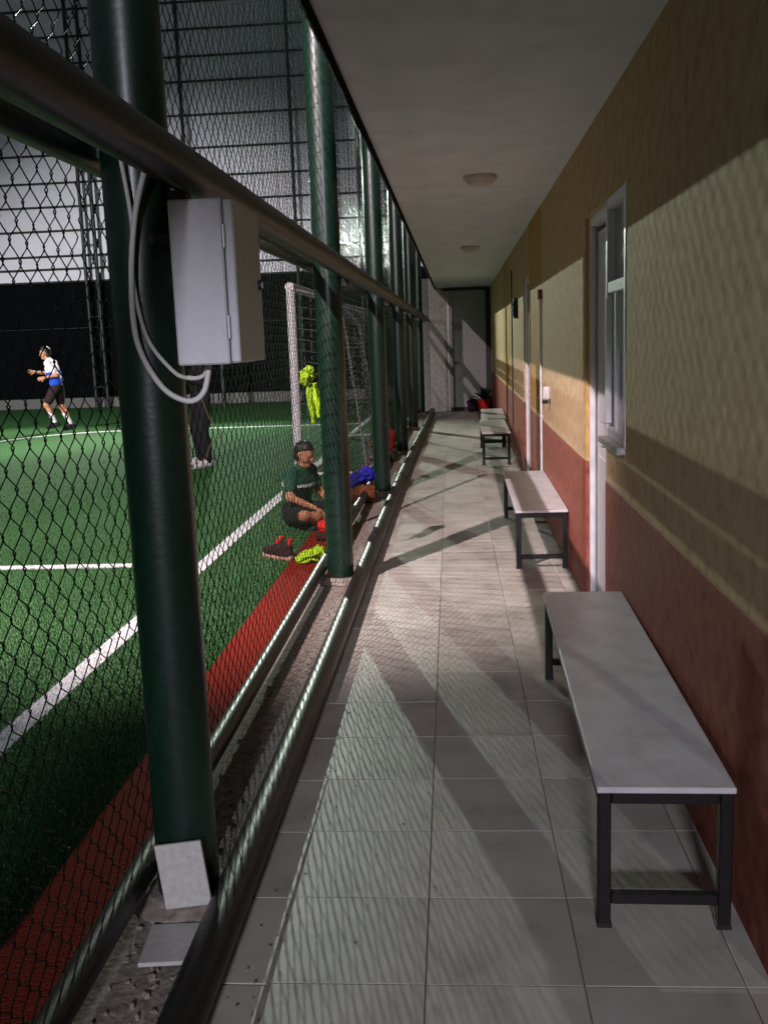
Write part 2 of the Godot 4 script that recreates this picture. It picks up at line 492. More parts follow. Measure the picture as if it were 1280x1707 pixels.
func person(root: Node3D, J: Dictionary, s: float, C: Dictionary, cell := 0.012) -> void:
	# J: joints pelvis, chest, neck, head, head_fwd, l/r shoulder elbow wrist hip knee ankle toe; s: size against an adult
	var torso := []
	var px: Vector3 = (J.lhip - J.rhip).normalized()
	var sx: Vector3 = (J.lsh - J.rsh).normalized()
	for e in [-1.0, 0.0, 1.0]:
		torso.append([J.pelvis + px * e * 0.075 * s, J.waist + sx * e * 0.055 * s, 0.1 * s, 0.098 * s])
		torso.append([J.waist + sx * e * 0.055 * s, J.chest + sx * e * 0.085 * s, 0.098 * s, 0.105 * s])
	torso.append([J.lsh, J.rsh, 0.062 * s, 0.062 * s])
	torso.append([J.chest, J.neck, 0.09 * s, 0.06 * s])
	var neck := [[J.neck, J.head + Vector3(0, -0.06, 0) * s, 0.056 * s, 0.052 * s]]
	var arms_up := [[J.lsh, J.lel, 0.052 * s, 0.04 * s], [J.rsh, J.rel, 0.052 * s, 0.04 * s]]
	var arms_low := [[J.lel, J.lwr, 0.041 * s, 0.027 * s], [J.rel, J.rwr, 0.041 * s, 0.027 * s]]
	var thighs := [[J.lhip, J.lkn, 0.086 * s, 0.056 * s], [J.rhip, J.rkn, 0.086 * s, 0.056 * s]]
	var shins := []
	for q in ["l", "r"]:
		var kn: Vector3 = J[q + "kn"]
		var an: Vector3 = J[q + "an"]
		var toe: Vector3 = J[q + "toe"]
		var back: Vector3 = -(toe - an).normalized()
		shins.append([kn, kn.lerp(an, 0.35) + back * 0.012 * s, 0.053 * s, 0.054 * s])
		shins.append([kn.lerp(an, 0.35) + back * 0.012 * s, an, 0.054 * s, 0.036 * s])
		shins.append([an, toe, 0.036 * s, 0.03 * s])
	var acc := sdf_new()
	sdf_add(acc, torso + neck + arms_up + arms_low + thighs + shins, cell, 0.03 * s)
	var up: Vector3 = J.get("head_up", Vector3.UP)
	up = (up - J.head_fwd * up.dot(J.head_fwd)).normalized()
	sdf_add(acc, head_bones(J.head, J.head_fwd, up, s) + [[J.head + up * -0.03 * s, J.neck, 0.05 * s, 0.05 * s]], 0.006, 0.018 * s)
	sdf_add(acc, hand_bones(J.lwr, J.lwr - J.lel, J.get("lpalm", Vector3.DOWN), s, 1.0) , 0.0045, 0.006)
	sdf_add(acc, hand_bones(J.rwr, J.rwr - J.rel, J.get("rpalm", Vector3.DOWN), s, -1.0), 0.0045, 0.006)
	put("body", sdf_commit(acc), M.skin, root)
	face_parts(root, J.head, J.head_fwd, up, s)
	put("hair", hair_mesh(J.head, J.head_fwd, up, s), M.hair, root)
	var sl: float = C.get("sleeve", 0.62)
	var sleeves := []
	for b in arms_up: sleeves.append([b[0], b[0].lerp(b[1], minf(sl, 1.0)), b[2] + 0.014 * s, lerpf(b[2], b[3], minf(sl, 1.0)) + 0.016 * s])
	if sl > 1.0:
		for b in arms_low: sleeves.append([b[0], b[0].lerp(b[1], 0.93), b[2] + 0.014 * s, b[3] + 0.012 * s])
	put("shirt", sdf_mesh(grow(torso, 0.012 * s) + sleeves, cell, 0.03 * s), C.shirt, root)
	var tl: float = C.get("leg", 0.75)
	var trousers := []
	for e in [-1.0, 1.0]: trousers.append([J.pelvis + px * e * 0.075 * s, J.pelvis.lerp(J.waist, 0.6) + px * e * 0.07 * s, 0.118 * s, 0.112 * s])
	for b in thighs: trousers.append([b[0], b[0].lerp(b[1], minf(tl, 1.0)), b[2] + 0.024 * s, lerpf(b[2], b[3], minf(tl, 1.0)) + 0.026 * s])
	if tl > 1.0:
		for i in [0, 1, 3, 4]:
			var b = shins[i]
			trousers.append([b[0], b[1], b[2] + 0.02 * s, b[3] + 0.02 * s])
	put("trousers" if tl > 1.0 else "shorts", sdf_mesh(trousers, cell, 0.03 * s), C.shorts, root)
	if C.has("bib"):
		var lowt := []
		for e in [-1.0, 0.0, 1.0]: lowt.append([J.pelvis.lerp(J.waist, 0.35) + px * e * 0.085 * s, J.waist.lerp(J.chest, 0.55) + sx * e * 0.075 * s, 0.124 * s, 0.122 * s])
		put("bib", sdf_mesh(lowt, cell, 0.02 * s), C.bib, root)
	for q in ["l", "r"]:
		var an: Vector3 = J[q + "an"]
		var toe: Vector3 = J[q + "toe"]
		var d: Vector3 = (toe - an).normalized()
		var sole: Vector3 = J.get(q + "sole", Vector3.DOWN)
		sole = (sole - d * sole.dot(d)).normalized()
		var heel: Vector3 = an - d * 0.03 * s + sole * 0.03 * s
		put("shoe", sdf_mesh([[heel, toe + d * 0.02 * s + sole * 0.008 * s, 0.045 * s, 0.04 * s], [an, toe, 0.048 * s, 0.038 * s], [heel + sole * 0.012 * s, toe + d * 0.03 * s + sole * 0.016 * s, 0.042 * s, 0.032 * s]], 0.009, 0.015 * s), C.shoe, root)
		if C.has("sock"):
			var kn: Vector3 = J[q + "kn"]
			put("sock", sdf_mesh([[an.lerp(kn, C.get("sock_up", 0.62)), an, 0.058 * s, 0.044 * s]], 0.009, 0.015 * s), C.sock, root)

# cloth lumps: a closed loft of wavy rings along a path
func crumple(path: Array, widths: Array, thick: Array, seed_: int, wav := 0.3) -> Mesh:
	var n := FastNoiseLite.new()
	n.seed = seed_
	n.frequency = 1.0
	var st := st_new()
	st.set_smooth_group(0)
	var pts := smooth_path(path, 10)
	var cnt := pts.size()
	var sides := 28
	var rings := []
	for i in cnt:
		var t := float(i) / (cnt - 1) * (widths.size() - 1)
		var w := lerpf(widths[int(t)], widths[mini(int(t) + 1, widths.size() - 1)], t - int(t))
		var h := lerpf(thick[int(t)], thick[mini(int(t) + 1, thick.size() - 1)], t - int(t))
		var d: Vector3 = (pts[mini(i + 1, cnt - 1)] - pts[maxi(i - 1, 0)]).normalized()
		var fr := ring_frame(d)
		var ring := []
		for k in sides:
			var a := TAU * k / sides
			var rr := 1.0 + wav * n.get_noise_3d(cos(a) * 1.9, sin(a) * 1.9, i * 0.12 + 5.0) * 2.0 + wav * 0.5 * n.get_noise_3d(cos(a) * 4.5, sin(a) * 4.5, i * 0.3)
			ring.append(pts[i] + fr.x * cos(a) * w * rr + fr.y * sin(a) * h * rr)
		rings.append(ring)
	for i in cnt - 1:
		for k in sides:
			var q := (k + 1) % sides
			for v in [rings[i][k], rings[i + 1][q], rings[i + 1][k], rings[i][k], rings[i][q], rings[i + 1][q]]: st.add_vertex(v)
	for e in [0, cnt - 1]:
		for k in sides:
			var q := (k + 1) % sides
			for v in ([pts[e], rings[e][q], rings[e][k]] if e == 0 else [pts[e], rings[e][k], rings[e][q]]): st.add_vertex(v)
	st.index()
	st.generate_normals()
	return st.commit()

# ------------------------------------------------------------------ scene
func _ready() -> void:
	rng.seed = 7
	# camera
	var cam := Camera3D.new()
	cam.name = "camera"
	add_child(cam)
	cam.transform = Transform3D(Basis(Vector3(0.99672, -0.03567, -0.07267), Vector3(0.02275, 0.98477, -0.17236), Vector3(0.07770, 0.17013, 0.98235)).orthonormalized(), Vector3(0, 1.62, 0))
	cam.fov = 54.7
	cam.near = 0.05
	cam.far = 400.0
	cam.current = true
	# night sky and exposure
	var we := WorldEnvironment.new()
	we.name = "world"
	var env := Environment.new()
	var sky := Sky.new()
	var sm := ProceduralSkyMaterial.new()
	sm.sky_top_color = Color(0.2, 0.21, 0.23)
	sm.sky_horizon_color = Color(0.28, 0.27, 0.27)
	sm.ground_bottom_color = Color(0.01, 0.01, 0.01)
	sm.ground_horizon_color = Color(0.02, 0.02, 0.02)
	sky.sky_material = sm
	env.background_mode = Environment.BG_SKY
	env.sky = sky
	env.background_energy_multiplier = 1.5
	env.tonemap_mode = Environment.TONE_MAPPER_LINEAR
	env.tonemap_exposure = 1.0
	env.sdfgi_enabled = true
	env.ssao_enabled = true
	env.ssil_enabled = true
	we.environment = env
	add_child(we)
	materials()
	# the floodlights of the pitch: a fitting with a glowing face, and its light just in front
	floodlight(Vector3(-4.0, 6.65, -0.77), Vector3(-1.0, -1.5, -15.0), 190.0, 35.0, Color(1.0, 0.92, 0.93), 0.25, "floodlight high above the near end of the pitch beside the corridor fence")
	floodlight(Vector3(-6.43, 5.85, -27.0), Vector3(-0.8, 1.0, -3.0), 205.0, 36.0, Color(0.93, 1.0, 0.93), 0.25, "floodlight on the far mast hidden behind the green cross rail")
	floodlight(Vector3(-7.75, 5.72, -27.0), Vector3(-10.0, 0.0, -14.0), 160.0, 24.0, Color(1.0, 0.97, 0.92), 0.2, "far floodlight glaring through the gap above the grey cabinet")
	floodlight(Vector3(-13.0, 5.4, -8.0), Vector3(-8.0, -2.2, -28.0), 310.0, 30.0, Color(1.0, 0.98, 0.98), 0.25, "floodlight on the left side of the pitch turned to the white cladding wall")
	entrance_light()
	ground()
	building()
	fence()
	far_wall()
	goal()
	benches()
	fittings()
	people()
	small_things()

func floodlight(at: Vector3, to: Vector3, energy: float, half: float, col: Color, w: float, label: String) -> void:
	var root := base("floodlight", at)
	var d := (to - at).normalized()
	var b := Basis.looking_at(d, Vector3.UP)
	var st := st_new()
	box(st, b * Vector3(0, 0, 0.09), Vector3(w + 0.06, w * 0.8 + 0.06, 0.14), 0.02, b)
	for i in 5: box(st, b * Vector3((i - 2) * w * 0.2, 0, 0.18), Vector3(0.012, w * 0.7, 0.05), 0.0, b)
	put("housing", st.commit(), M.black, root)
	var face_m := mat(Color(1, 1, 1), 0.5)
	face_m.emission_enabled = true
	face_m.emission = col
	face_m.emission_energy_multiplier = 6.0
	put("lamp_face", box_mesh(Vector3(w, w * 0.8, 0.02), 0.004, b * Vector3(0, 0, 0.012), b), face_m, root)
	put("bracket", tube_mesh([b * Vector3(-w * 0.6 - 0.03, 0, 0.09), b * Vector3(-w * 0.6 - 0.03, 0, 0.09) + Vector3(0, -w * 0.9, 0), b * Vector3(w * 0.6 + 0.03, 0, 0.09) + Vector3(0, -w * 0.9, 0), b * Vector3(w * 0.6 + 0.03, 0, 0.09)], 0.012, 6), M.black, root)
	var p := b * Vector3(0, 0, 0.09) + Vector3(0, -w * 0.9, 0)
	put("mast", tube_mesh([p, Vector3(p.x, -at.y, p.z)], [0.05, 0.07], 12), M.girt, root)
	tag(root, label, "floodlight")
	var l := SpotLight3D.new()
	l.name = "floodlight_beam"
	l.light_energy = energy
	l.light_color = col
	l.light_size = w * 0.16
	l.spot_angle = half
	l.spot_angle_attenuation = 0.6
	l.spot_range = 80.0
	l.spot_attenuation = 2.0
	l.shadow_enabled = true
	root.add_child(l, true)
	l.transform = Transform3D(b, d * 0.03)

func entrance_light() -> void:
	# the soft yard lamp outside the near end of the corridor, behind the camera
	var root := base("yard_lamp", Vector3(-0.1, 3.7, 7.5))
	var d := (Vector3(0.0, 1.0, -3.0) - root.position).normalized()
	var b := Basis.looking_at(d, Vector3.UP)
	put("housing", box_mesh(Vector3(0.86, 0.5, 0.1), 0.02, b * Vector3(0, 0, 0.075), b), M.black, root)
	var fm := mat(Color(1, 1, 1), 0.5)
	fm.emission_enabled = true
	fm.emission = Color(0.86, 0.88, 1.0)
	fm.emission_energy_multiplier = 2.0
	put("lamp_face", box_mesh(Vector3(0.8, 0.44, 0.02), 0.004, b * Vector3(0, 0, 0.012), b), fm, root)
	put("mast", tube_mesh([Vector3(0, 0.1, 0.2), Vector3(0, -3.75, 0.2)], 0.05, 10), M.girt, root)
	tag(root, "broad yard lamp outside the open near end of the corridor", "yard lamp")
	var l := AreaLight3D.new()
	l.name = "yard_lamp_light"
	l.area_size = Vector2(0.8, 0.44)
	l.area_range = 40.0
	l.light_energy = 62.0
	l.light_color = Color(0.93, 0.93, 1.0)
	l.shadow_enabled = true
	root.add_child(l, true)
	l.transform = Transform3D(b, d * 0.03)

func structure(called: String, mesh: Mesh, m: Material, at := Vector3.ZERO) -> MeshInstance3D:
	var o := put(called, mesh, m, self, at)
	o.set_meta("kind", "structure")
	return o

func ground() -> void:
	structure("ground", box_mesh(Vector3(240, 0.04, 240), 0.0, Vector3(0, -0.1, 0)), M.soil)
	tag(get_node("ground"), "dark bare soil around the pitch and the building", "ground")
	# turf
	structure("pitch_turf", box_mesh(Vector3(36.0, 0.05, 34.0), 0.0, Vector3(-19.3, -0.025, -12.6)), M.turf)
	tag(get_node("pitch_turf"), "green artificial turf of the football pitch", "turf")
	structure("red_border", box_mesh(Vector3(0.30, 0.05, 31.0), 0.004, Vector3(-1.15, -0.022, -13.0)), M.red)
	tag(get_node("red_border"), "red granular strip between the turf and the fence", "border")
	structure("curb", box_mesh(Vector3(0.30, 0.08, 27.0), 0.008, Vector3(-0.85, -0.03, -11.0)), M.ledge)
	tag(get_node("curb"), "dirty concrete ledge under the green fence posts", "ledge")
	# painted lines
	var lm := []
	lm.append([Vector3(-1.97, 0, 2.5), Vector3(-1.90, 0, -27.8)])
	lm.append([Vector3(-2.0, 0, -7.2), Vector3(-6.6, 0, -7.2)])
	lm.append([Vector3(-2.0, 0, -19.8), Vector3(-6.6, 0, -19.8)])
	for s in [-1.0, 1.0]:
		var prev := Vector3(-6.6, 0, -13.5 + s * 6.3)
		for i in range(1, 9):
			var a := PI / 2 * i / 8
			var p := Vector3(-6.6 - 2.1 * sin(a), 0, -13.5 + s * (4.2 + 2.1 * cos(a)))
			lm.append([prev, p])
			prev = p
	lm.append([Vector3(-8.7, 0, -9.3), Vector3(-8.7, 0, -17.7)])
	var st := st_new()
	for l in lm:
		var d: Vector3 = (l[1] - l[0])
		var b := Basis.looking_at(d.normalized(), Vector3.UP)
		box(st, (l[0] + l[1]) * 0.5 + Vector3(0, 0.004, 0), Vector3(0.11, 0.008, d.length() + 0.02), 0.0, b)
	structure("pitch_lines", st.commit(), M.line)
	tag(get_node("pitch_lines"), "white lines marked on the green turf", "markings")
	# blades of the near turf
	var bs := st_new()
	for i in 3:
		var a := TAU * i / 3.0 + 0.4
		var r := Vector3(cos(a), 0, sin(a))
		var side := Vector3(-r.z, 0, r.x) * 0.0035
		var o := r * 0.004
		var n := (r + Vector3.UP).normalized()
		tri(bs, o - side, o + side, o + r * 0.010 + Vector3(0, 0.016, 0), n)
	var mm := MultiMesh.new()
	mm.transform_format = MultiMesh.TRANSFORM_3D
	mm.use_colors = true
	mm.mesh = bs.commit()
	mm.instance_count = 150000
	var wear := FastNoiseLite.new()
	wear.seed = 91
	wear.frequency = 0.55
	for i in mm.instance_count:
		var u := rng.randf()
		var z := -1.6 - 17.0 * (1.0 - sqrt(sqrt(1.0 - u * u * 0.5 - u * 0.5)))
		var x := -1.3 - rng.randf() * minf(0.7 - z * 0.42, 5.0)
		var fz := rng.randf_range(0.044, 0.064)
		var white: bool = (absf(x + 1.955) < fz or (absf(z + 7.2) < fz and x < -1.95)) and rng.randf() < 0.9
		var c := Color(0.62, 0.63, 0.64) if white else Color(0.035, 0.115, 0.033).lerp(Color(0.085, 0.21, 0.072), clampf(rng.randf() * 0.7 + 0.15 + wear.get_noise_2d(x, z) * 0.8, 0.0, 1.0))
		mm.set_instance_transform(i, Transform3D(Basis(Vector3.UP, rng.randf() * TAU).scaled(Vector3.ONE * rng.randf_range(0.7, 1.25)), Vector3(x, -0.001, z)))
		mm.set_instance_color(i, c)
	var mi := MultiMeshInstance3D.new()
	mi.name = "turf_blades"
	mi.multimesh = mm
	var bm := mat(Color.WHITE, 0.7)
	bm.vertex_color_use_as_albedo = true
	bm.cull_mode = BaseMaterial3D.CULL_DISABLED
	mi.material_override = bm
	add_child(mi)
	tag(mi, "short plastic grass blades of the turf behind the chain link", "grass", "", "stuff")
	# corridor floor of square tiles
	var slab := structure("corridor_floor", box_mesh(Vector3(1.75, 0.06, 27.0), 0.0, Vector3(0.165, -0.0395, -11.0)), M.grout)
	tag(slab, "floor of the corridor laid with square grey beige tiles", "floor")
	var tm := box_mesh(Vector3(0.397, 0.014, 0.397), 0.0015)
	var yaw := 0.007
	var b := Basis(Vector3.UP, yaw)
	for row in range(0, 52):
		for col in range(-1, 3):
			if col == 2 and row > 44: continue
			var p := b * Vector3(-0.317 + 0.4 * (col + 1) , 0, -row * 0.4) + Vector3(0.004, -0.007 + rng.randf_range(-0.0008, 0.0008), -2.08 + 0.4)
			var o := put("tile", tm, M.tile[rng.randi() % 4], slab, p)
			o.basis = b * Basis(Vector3(1, 0, 0), rng.randf_range(-0.0015, 0.0015)) * Basis(Vector3(0, 0, 1), rng.randf_range(-0.0015, 0.0015))
	# cut tiles along the pipe, a little lower; some pieces are missing at the joint
	for row in range(0, 52):
		var L := 0.394
		var w := 0.19 + row * 0.0014
		var o := put("cut_tile", box_mesh(Vector3(w, 0.014, L), 0.0015), M.tile[rng.randi() % 4], slab, Vector3(-0.723 + w * 0.5, -0.0125 - rng.randf() * 0.002, -1.68 - row * 0.4))
		o.rotation.y = 0.003

func building() -> void:
	var root := base("building", Vector3.ZERO)
	tag(root, "long single storey building, yellow plaster over a brick red dado, with a grey canopy", "building")
	var X := 0.75
	var T := 0.24
	var H := 2.74
	var D := 0.868
	var seg := func(called: String, z0: float, z1: float, y0: float, y1: float, m: Material, px: float) -> void:
		put(called, box_mesh(Vector3(T + px, y1 - y0, absf(z1 - z0)), 0.002, Vector3(X + T * 0.5 - px * 0.5, (y0 + y1) * 0.5, (z0 + z1) * 0.5)), m, root)
	# near stretch with the window at its end, then the door bay, the middle stretch, the second door, the far stretch
	seg.call("plaster_wall", 2.5, -4.55, D, H, M.wall, 0.0)
	seg.call("dado", 2.5, -5.15, -0.05, D, M.dado, 0.003)
	seg.call("plaster_wall", -4.55, -5.15, D, 1.10, M.wall, 0.0)
	seg.call("plaster_wall", -4.55, -5.15, 2.27, H, M.wall, 0.0)
	seg.call("plaster_wall", -5.15, -5.95, 2.27, H, M.wall, 0.0)
	seg.call("plaster_wall", -5.95, -9.04, D, H, M.wall, 0.0)
	seg.call("plaster_pier", -9.04, -10.55, D, H, M.trim_wall, 0.002)
	put("corner_trim", box_mesh(Vector3(0.09, 2.27 - D, 0.035), 0.003, Vector3(X + 0.042, (2.27 + D) * 0.5, -5.9655)), M.trim_wall, root)
	seg.call("dado", -5.95, -10.55, -0.05, D, M.dado, 0.003)
	seg.call("plaster_wall", -10.55, -11.5, 2.24, H, M.wall, 0.0)
	seg.call("plaster_wall", -11.5, -14.5, D, H, M.wall, 0.0)
	seg.call("plaster_pier", -14.5, -16.4, D, H, M.trim_wall, 0.002)
	seg.call("plaster_wall", -16.4, -23.0, D, H, M.wall, 0.0)
	seg.call("dado", -11.5, -23.0, -0.05, D, M.dado, 0.003)
	# rooms behind: back wall, partitions, slab
	put("back_wall", box_mesh(Vector3(0.2, 2.8, 25.5), 0.0, Vector3(4.3, 1.35, -10.25)), M.wall, root)
	put("room_floor", box_mesh(Vector3(3.2, 0.06, 25.5), 0.0, Vector3(2.6, -0.04, -10.25)), M.screed, root)
	for z in [2.4, -22.9]: put("side_wall", box_mesh(Vector3(3.3, 2.75, 0.2), 0.0, Vector3(2.64, 1.365, z)), M.wall, root)
	# canopy slab over the corridor, carried on over the rooms
	put("canopy", box_mesh(Vector3(4.9, 0.2, 25.6), 0.006, Vector3(1.98, H + 0.1, -10.2)), M.ceiling, root)
	put("fascia", box_mesh(Vector3(0.022, 0.24, 25.6), 0.004, Vector3(-0.483, H + 0.1, -10.2)), M.screen, root)
	put("edge_pipe", tube_mesh([Vector3(-0.474, H - 0.012, 2.4), Vector3(-0.474, H - 0.012, -22.9)], 0.016, 10), M.screen, root)
	# end wall of the corridor with a tall grey door
	put("end_wall", box_mesh(Vector3(1.75, 3.0, 0.2), 0.0, Vector3(-0.12, 1.45, -22.72)), M.end_wall, root)
	var ed := put("end_door", box_mesh(Vector3(0.86, 2.66, 0.05), 0.006, Vector3(0.245, 1.34, -22.6)), M.end_door, root)
	put("frame", box_mesh(Vector3(0.12, 2.7, 0.06), 0.004, Vector3(0.692, 1.35, -22.585)), M.black, ed)
	put("frame", box_mesh(Vector3(0.95, 0.045, 0.06), 0.004, Vector3(0.155, 2.69, -22.585)), M.black, ed)
	put("frame", box_mesh(Vector3(0.03, 2.66, 0.06), 0.004, Vector3(-0.2, 1.33, -22.585)), M.alu, ed)
	put("kick_rail", box_mesh(Vector3(0.86, 0.07, 0.03), 0.004, Vector3(0.245, 0.05, -22.57)), M.black, ed)
	put("handle", tube_mesh([Vector3(-0.1, 1.08, -22.56), Vector3(-0.1, 1.08, -22.52), Vector3(0.02, 1.08, -22.52)], 0.01, 8), M.black, ed)
	# window at the end of the near stretch
	var win := put("window", box_mesh(Vector3(0.07, 1.17, 0.05), 0.004, Vector3(X + 0.03, 1.685, -4.577)), M.pvc, root)
	put("frame", box_mesh(Vector3(0.07, 1.17, 0.05), 0.004, Vector3(X + 0.03, 1.685, -5.123)), M.pvc, win)
	put("frame", box_mesh(Vector3(0.066, 0.05, 0.494), 0.004, Vector3(X + 0.03, 2.243, -4.85)), M.pvc, win)
	put("frame", box_mesh(Vector3(0.066, 0.05, 0.494), 0.004, Vector3(X + 0.03, 1.127, -4.85)), M.pvc, win)
	put("transom", box_mesh(Vector3(0.062, 0.055, 0.494), 0.004, Vector3(X + 0.03, 1.84, -4.85)), M.pvc, win)
	put("mullion", box_mesh(Vector3(0.058, 0.66, 0.045), 0.004, Vector3(X + 0.03, 1.482, -4.88)), M.pvc, win)
	put("casement", box_mesh(Vector3(0.03, 0.62, 0.03), 0.003, Vector3(X + 0.0, 1.482, -5.07)), M.pvc, win)
	put("pane", box_mesh(Vector3(0.006, 0.35, 0.494), 0.0, Vector3(X + 0.035, 2.043, -4.85)), M.glass, win)
	put("pane", box_mesh(Vector3(0.006, 0.66, 0.246), 0.0, Vector3(X + 0.035, 1.482, -4.73)), M.glass, win)
	put("pane", box_mesh(Vector3(0.006, 0.66, 0.17), 0.0, Vector3(X + 0.035, 1.482, -4.99)), M.glass, win)
	put("sill", box_mesh(Vector3(0.13, 0.035, 0.60), 0.005, Vector3(X + 0.025, 1.0835, -4.86)), M.marble, win)
	put("curtain", curtain(Vector3(X + 0.16, 1.12, -4.62), 0.2, 1.1), M.curtain, win)
	# first door, white, set back in its bay
	door(root, -5.15, -5.95, 2.27)
	# second door
	door(root, -10.55, -11.5, 2.24)

func curtain(at: Vector3, w: float, h: float) -> Mesh:
	var st := st_new()
	var n := 24
	for i in n:
		var a0 := float(i) / n
		var a1 := float(i + 1) / n
		var p0 := at + Vector3(sin(a0 * 30.0) * 0.015, 0, -a0 * w)
		var p1 := at + Vector3(sin(a1 * 30.0) * 0.015, 0, -a1 * w)
		var nn := (p1 - p0).cross(Vector3.UP).normalized()
		for s in [0.0, 0.003]:
			var o: Vector3 = nn * s
			var q: Vector3 = nn if s > 0.0 else -nn
			tri(st, p0 + o, p1 + o, p1 + o + Vector3.UP * h, q)
			tri(st, p0 + o, p1 + o + Vector3.UP * h, p0 + o + Vector3.UP * h, q)
	return st.commit()

func door(root: Node, z0: float, z1: float, h: float) -> void:
	var zc := (z0 + z1) * 0.5
	var w := absf(z1 - z0)
	var x := 0.80
	var d := put("door", box_mesh(Vector3(0.045, h - 0.12, w - 0.12), 0.004, Vector3(x + 0.03, (h - 0.12) * 0.5 + 0.035, zc)), M.white, root)
	for s in [-1.0, 1.0]:
		put("jamb", box_mesh(Vector3(0.075, h, 0.055), 0.004, Vector3(x + 0.005, h * 0.5, zc + s * (w * 0.5 - 0.0275))), M.pvc, d)
		put("jamb_stop", box_mesh(Vector3(0.03, h - 0.06, 0.018), 0.003, Vector3(x - 0.02, h * 0.5 - 0.03, zc + s * (w * 0.5 - 0.065))), M.pvc, d)
	put("lintel", box_mesh(Vector3(0.072, 0.055, w - 0.11), 0.004, Vector3(x + 0.005, h - 0.0275, zc)), M.pvc, d)
	for y in [0.55, 1.5]:
		put("panel", box_mesh(Vector3(0.012, 0.75, w - 0.34), 0.005, Vector3(x + 0.004, y, zc)), M.white, d)
	put("handle", tube_mesh([Vector3(x + 0.01, 1.03, z0 - 0.14), Vector3(x - 0.045, 1.03, z0 - 0.14), Vector3(x - 0.045, 1.03, z0 - 0.26)], 0.009, 8), M.alu, d)
	put("handle_plate", box_mesh(Vector3(0.008, 0.2, 0.035), 0.003, Vector3(x + 0.004, 1.0, z0 - 0.14)), M.alu, d)
	put("threshold", box_mesh(Vector3(0.26, 0.03, w - 0.004), 0.004, Vector3(0.872, 0.012, zc)), M.marble, d)

func fence() -> void:
	var root := base("chain_link_fence", Vector3.ZERO)
	tag(root, "tall dark green fence of steel posts, rails and chain link mesh along the corridor", "fence")
	var zs := [1.2, -2.66, -6.56, -10.42, -14.25, -18.05, -21.85]
	var pm := tube_mesh([Vector3.ZERO, Vector3(0, 5.2, 0)], 0.09, 28)
	for z in zs:
		var p := put("post", pm, M.green, root, Vector3(-0.83, 0.0, z))
		put("footing", crumple([Vector3(0, -0.02, 0), Vector3(0, 0.02, 0), Vector3(0.0, 0.05, 0)], [0.165, 0.155, 0.10], [0.165, 0.155, 0.10], int(-z * 10) + 50, 0.14), M.ledge, p)
	var z0 := 1.6
	var z1 := -22.3
	put("upper_rail", tube_mesh([Vector3(-0.686, 2.07, z0), Vector3(-0.686, 2.07, z1)], 0.055, 24), M.rail, root)
	put("inner_rail", tube_mesh([Vector3(-0.962, 2.13, z0), Vector3(-0.962, 2.13, z1)], 0.04, 20), M.rail_green, root)
	put("inner_rail", tube_mesh([Vector3(-0.962, 0.105, z0), Vector3(-0.962, 0.105, z1)], 0.04, 20), M.rail, root)
	put("inner_rail", tube_mesh([Vector3(-0.962, 4.55, z0), Vector3(-0.962, 4.55, z1)], 0.04, 16), M.rail_green, root)
	# lower pipe along the tiles, a row of lengths joined by collars and drifting inwards at the far end
	var pp := [Vector3(-0.682, 0.058, z0), Vector3(-0.682, 0.058, -3.6), Vector3(-0.686, 0.058, -7.7), Vector3(-0.682, 0.058, -11.3), Vector3(-0.655, 0.058, -14.6), Vector3(-0.61, 0.058, -18.4), Vector3(-0.585, 0.058, -22.3)]
	for i in pp.size() - 1:
		var lp := put("lower_pipe", tube_mesh([pp[i], pp[i + 1]], 0.055, 24), M.rail, root)
		if i > 1: put("collar", tube_mesh([pp[i] + Vector3(0, 0, 0.035), pp[i] - Vector3(0, 0, 0.035)], 0.061, 24), M.rail_green, lp)
	# brackets between the posts and the rails
	for z in zs:
		put("clamp", box_mesh(Vector3(0.06, 0.05, 0.06), 0.004, Vector3(-0.725, 2.0, z)), M.rail_green, root)
		put("clamp", box_mesh(Vector3(0.05, 0.04, 0.05), 0.004, Vector3(-0.915, 2.13, z + 0.0)), M.rail_green, root)
	# thin pole between the second and third post
	put("net_pole", tube_mesh([Vector3(-1.0, 0, -8.5), Vector3(-1.0, 2.0, -8.5)], 0.024, 12), M.rail_green, root)
	# one zigzag wire, woven with its neighbours, repeated in each bay
	var w := 0.0455
	var v := 0.092
	var y0 := 0.12
	var hgt := 4.4
	var st := st_new()
	var pts := []
	var k := 0
	var y := 0.0
	while y < hgt:
		var s := 1.0 if k % 2 == 0 else -1.0
		pts.append(Vector3(0.0022 * s, y - 0.007, s * (w * 0.5 + 0.0012)))
		pts.append(Vector3(-0.0022 * s, y + 0.007, s * (w * 0.5 + 0.0012)))
		y += v * 0.5
		k += 1
	tube(st, pts, 0.002, 4, false)
	var wm := st.commit()
	for bay in zs.size():
		var za: float = zs[bay] if bay > 0 else 1.6
		var zb: float = zs[bay + 1] if bay + 1 < zs.size() else z1
		if bay == 0: za = 1.6
		var n := int((za - zb) / w)
		var mm := MultiMesh.new()
		mm.transform_format = MultiMesh.TRANSFORM_3D
		mm.mesh = wm
		mm.instance_count = n
		for i in n:
			var off := v * 0.5 if i % 2 else 0.0
			var zz: float = za - w * (i + 0.5)
			mm.set_instance_transform(i, Transform3D(Basis(Vector3(0, 0, 1), rng.randf_range(-0.0012, 0.0012)), Vector3(-0.998 + sin(zz * 2.1) * 0.006 + rng.randf_range(-0.001, 0.001), y0 - off, zz)))
		var mi := MultiMeshInstance3D.new()
		mi.name = numbered("chain_link_mesh", root)
		mi.multimesh = mm
		mi.material_override = M.wire
		mi.set_meta("kind", "stuff")
		root.add_child(mi, true)

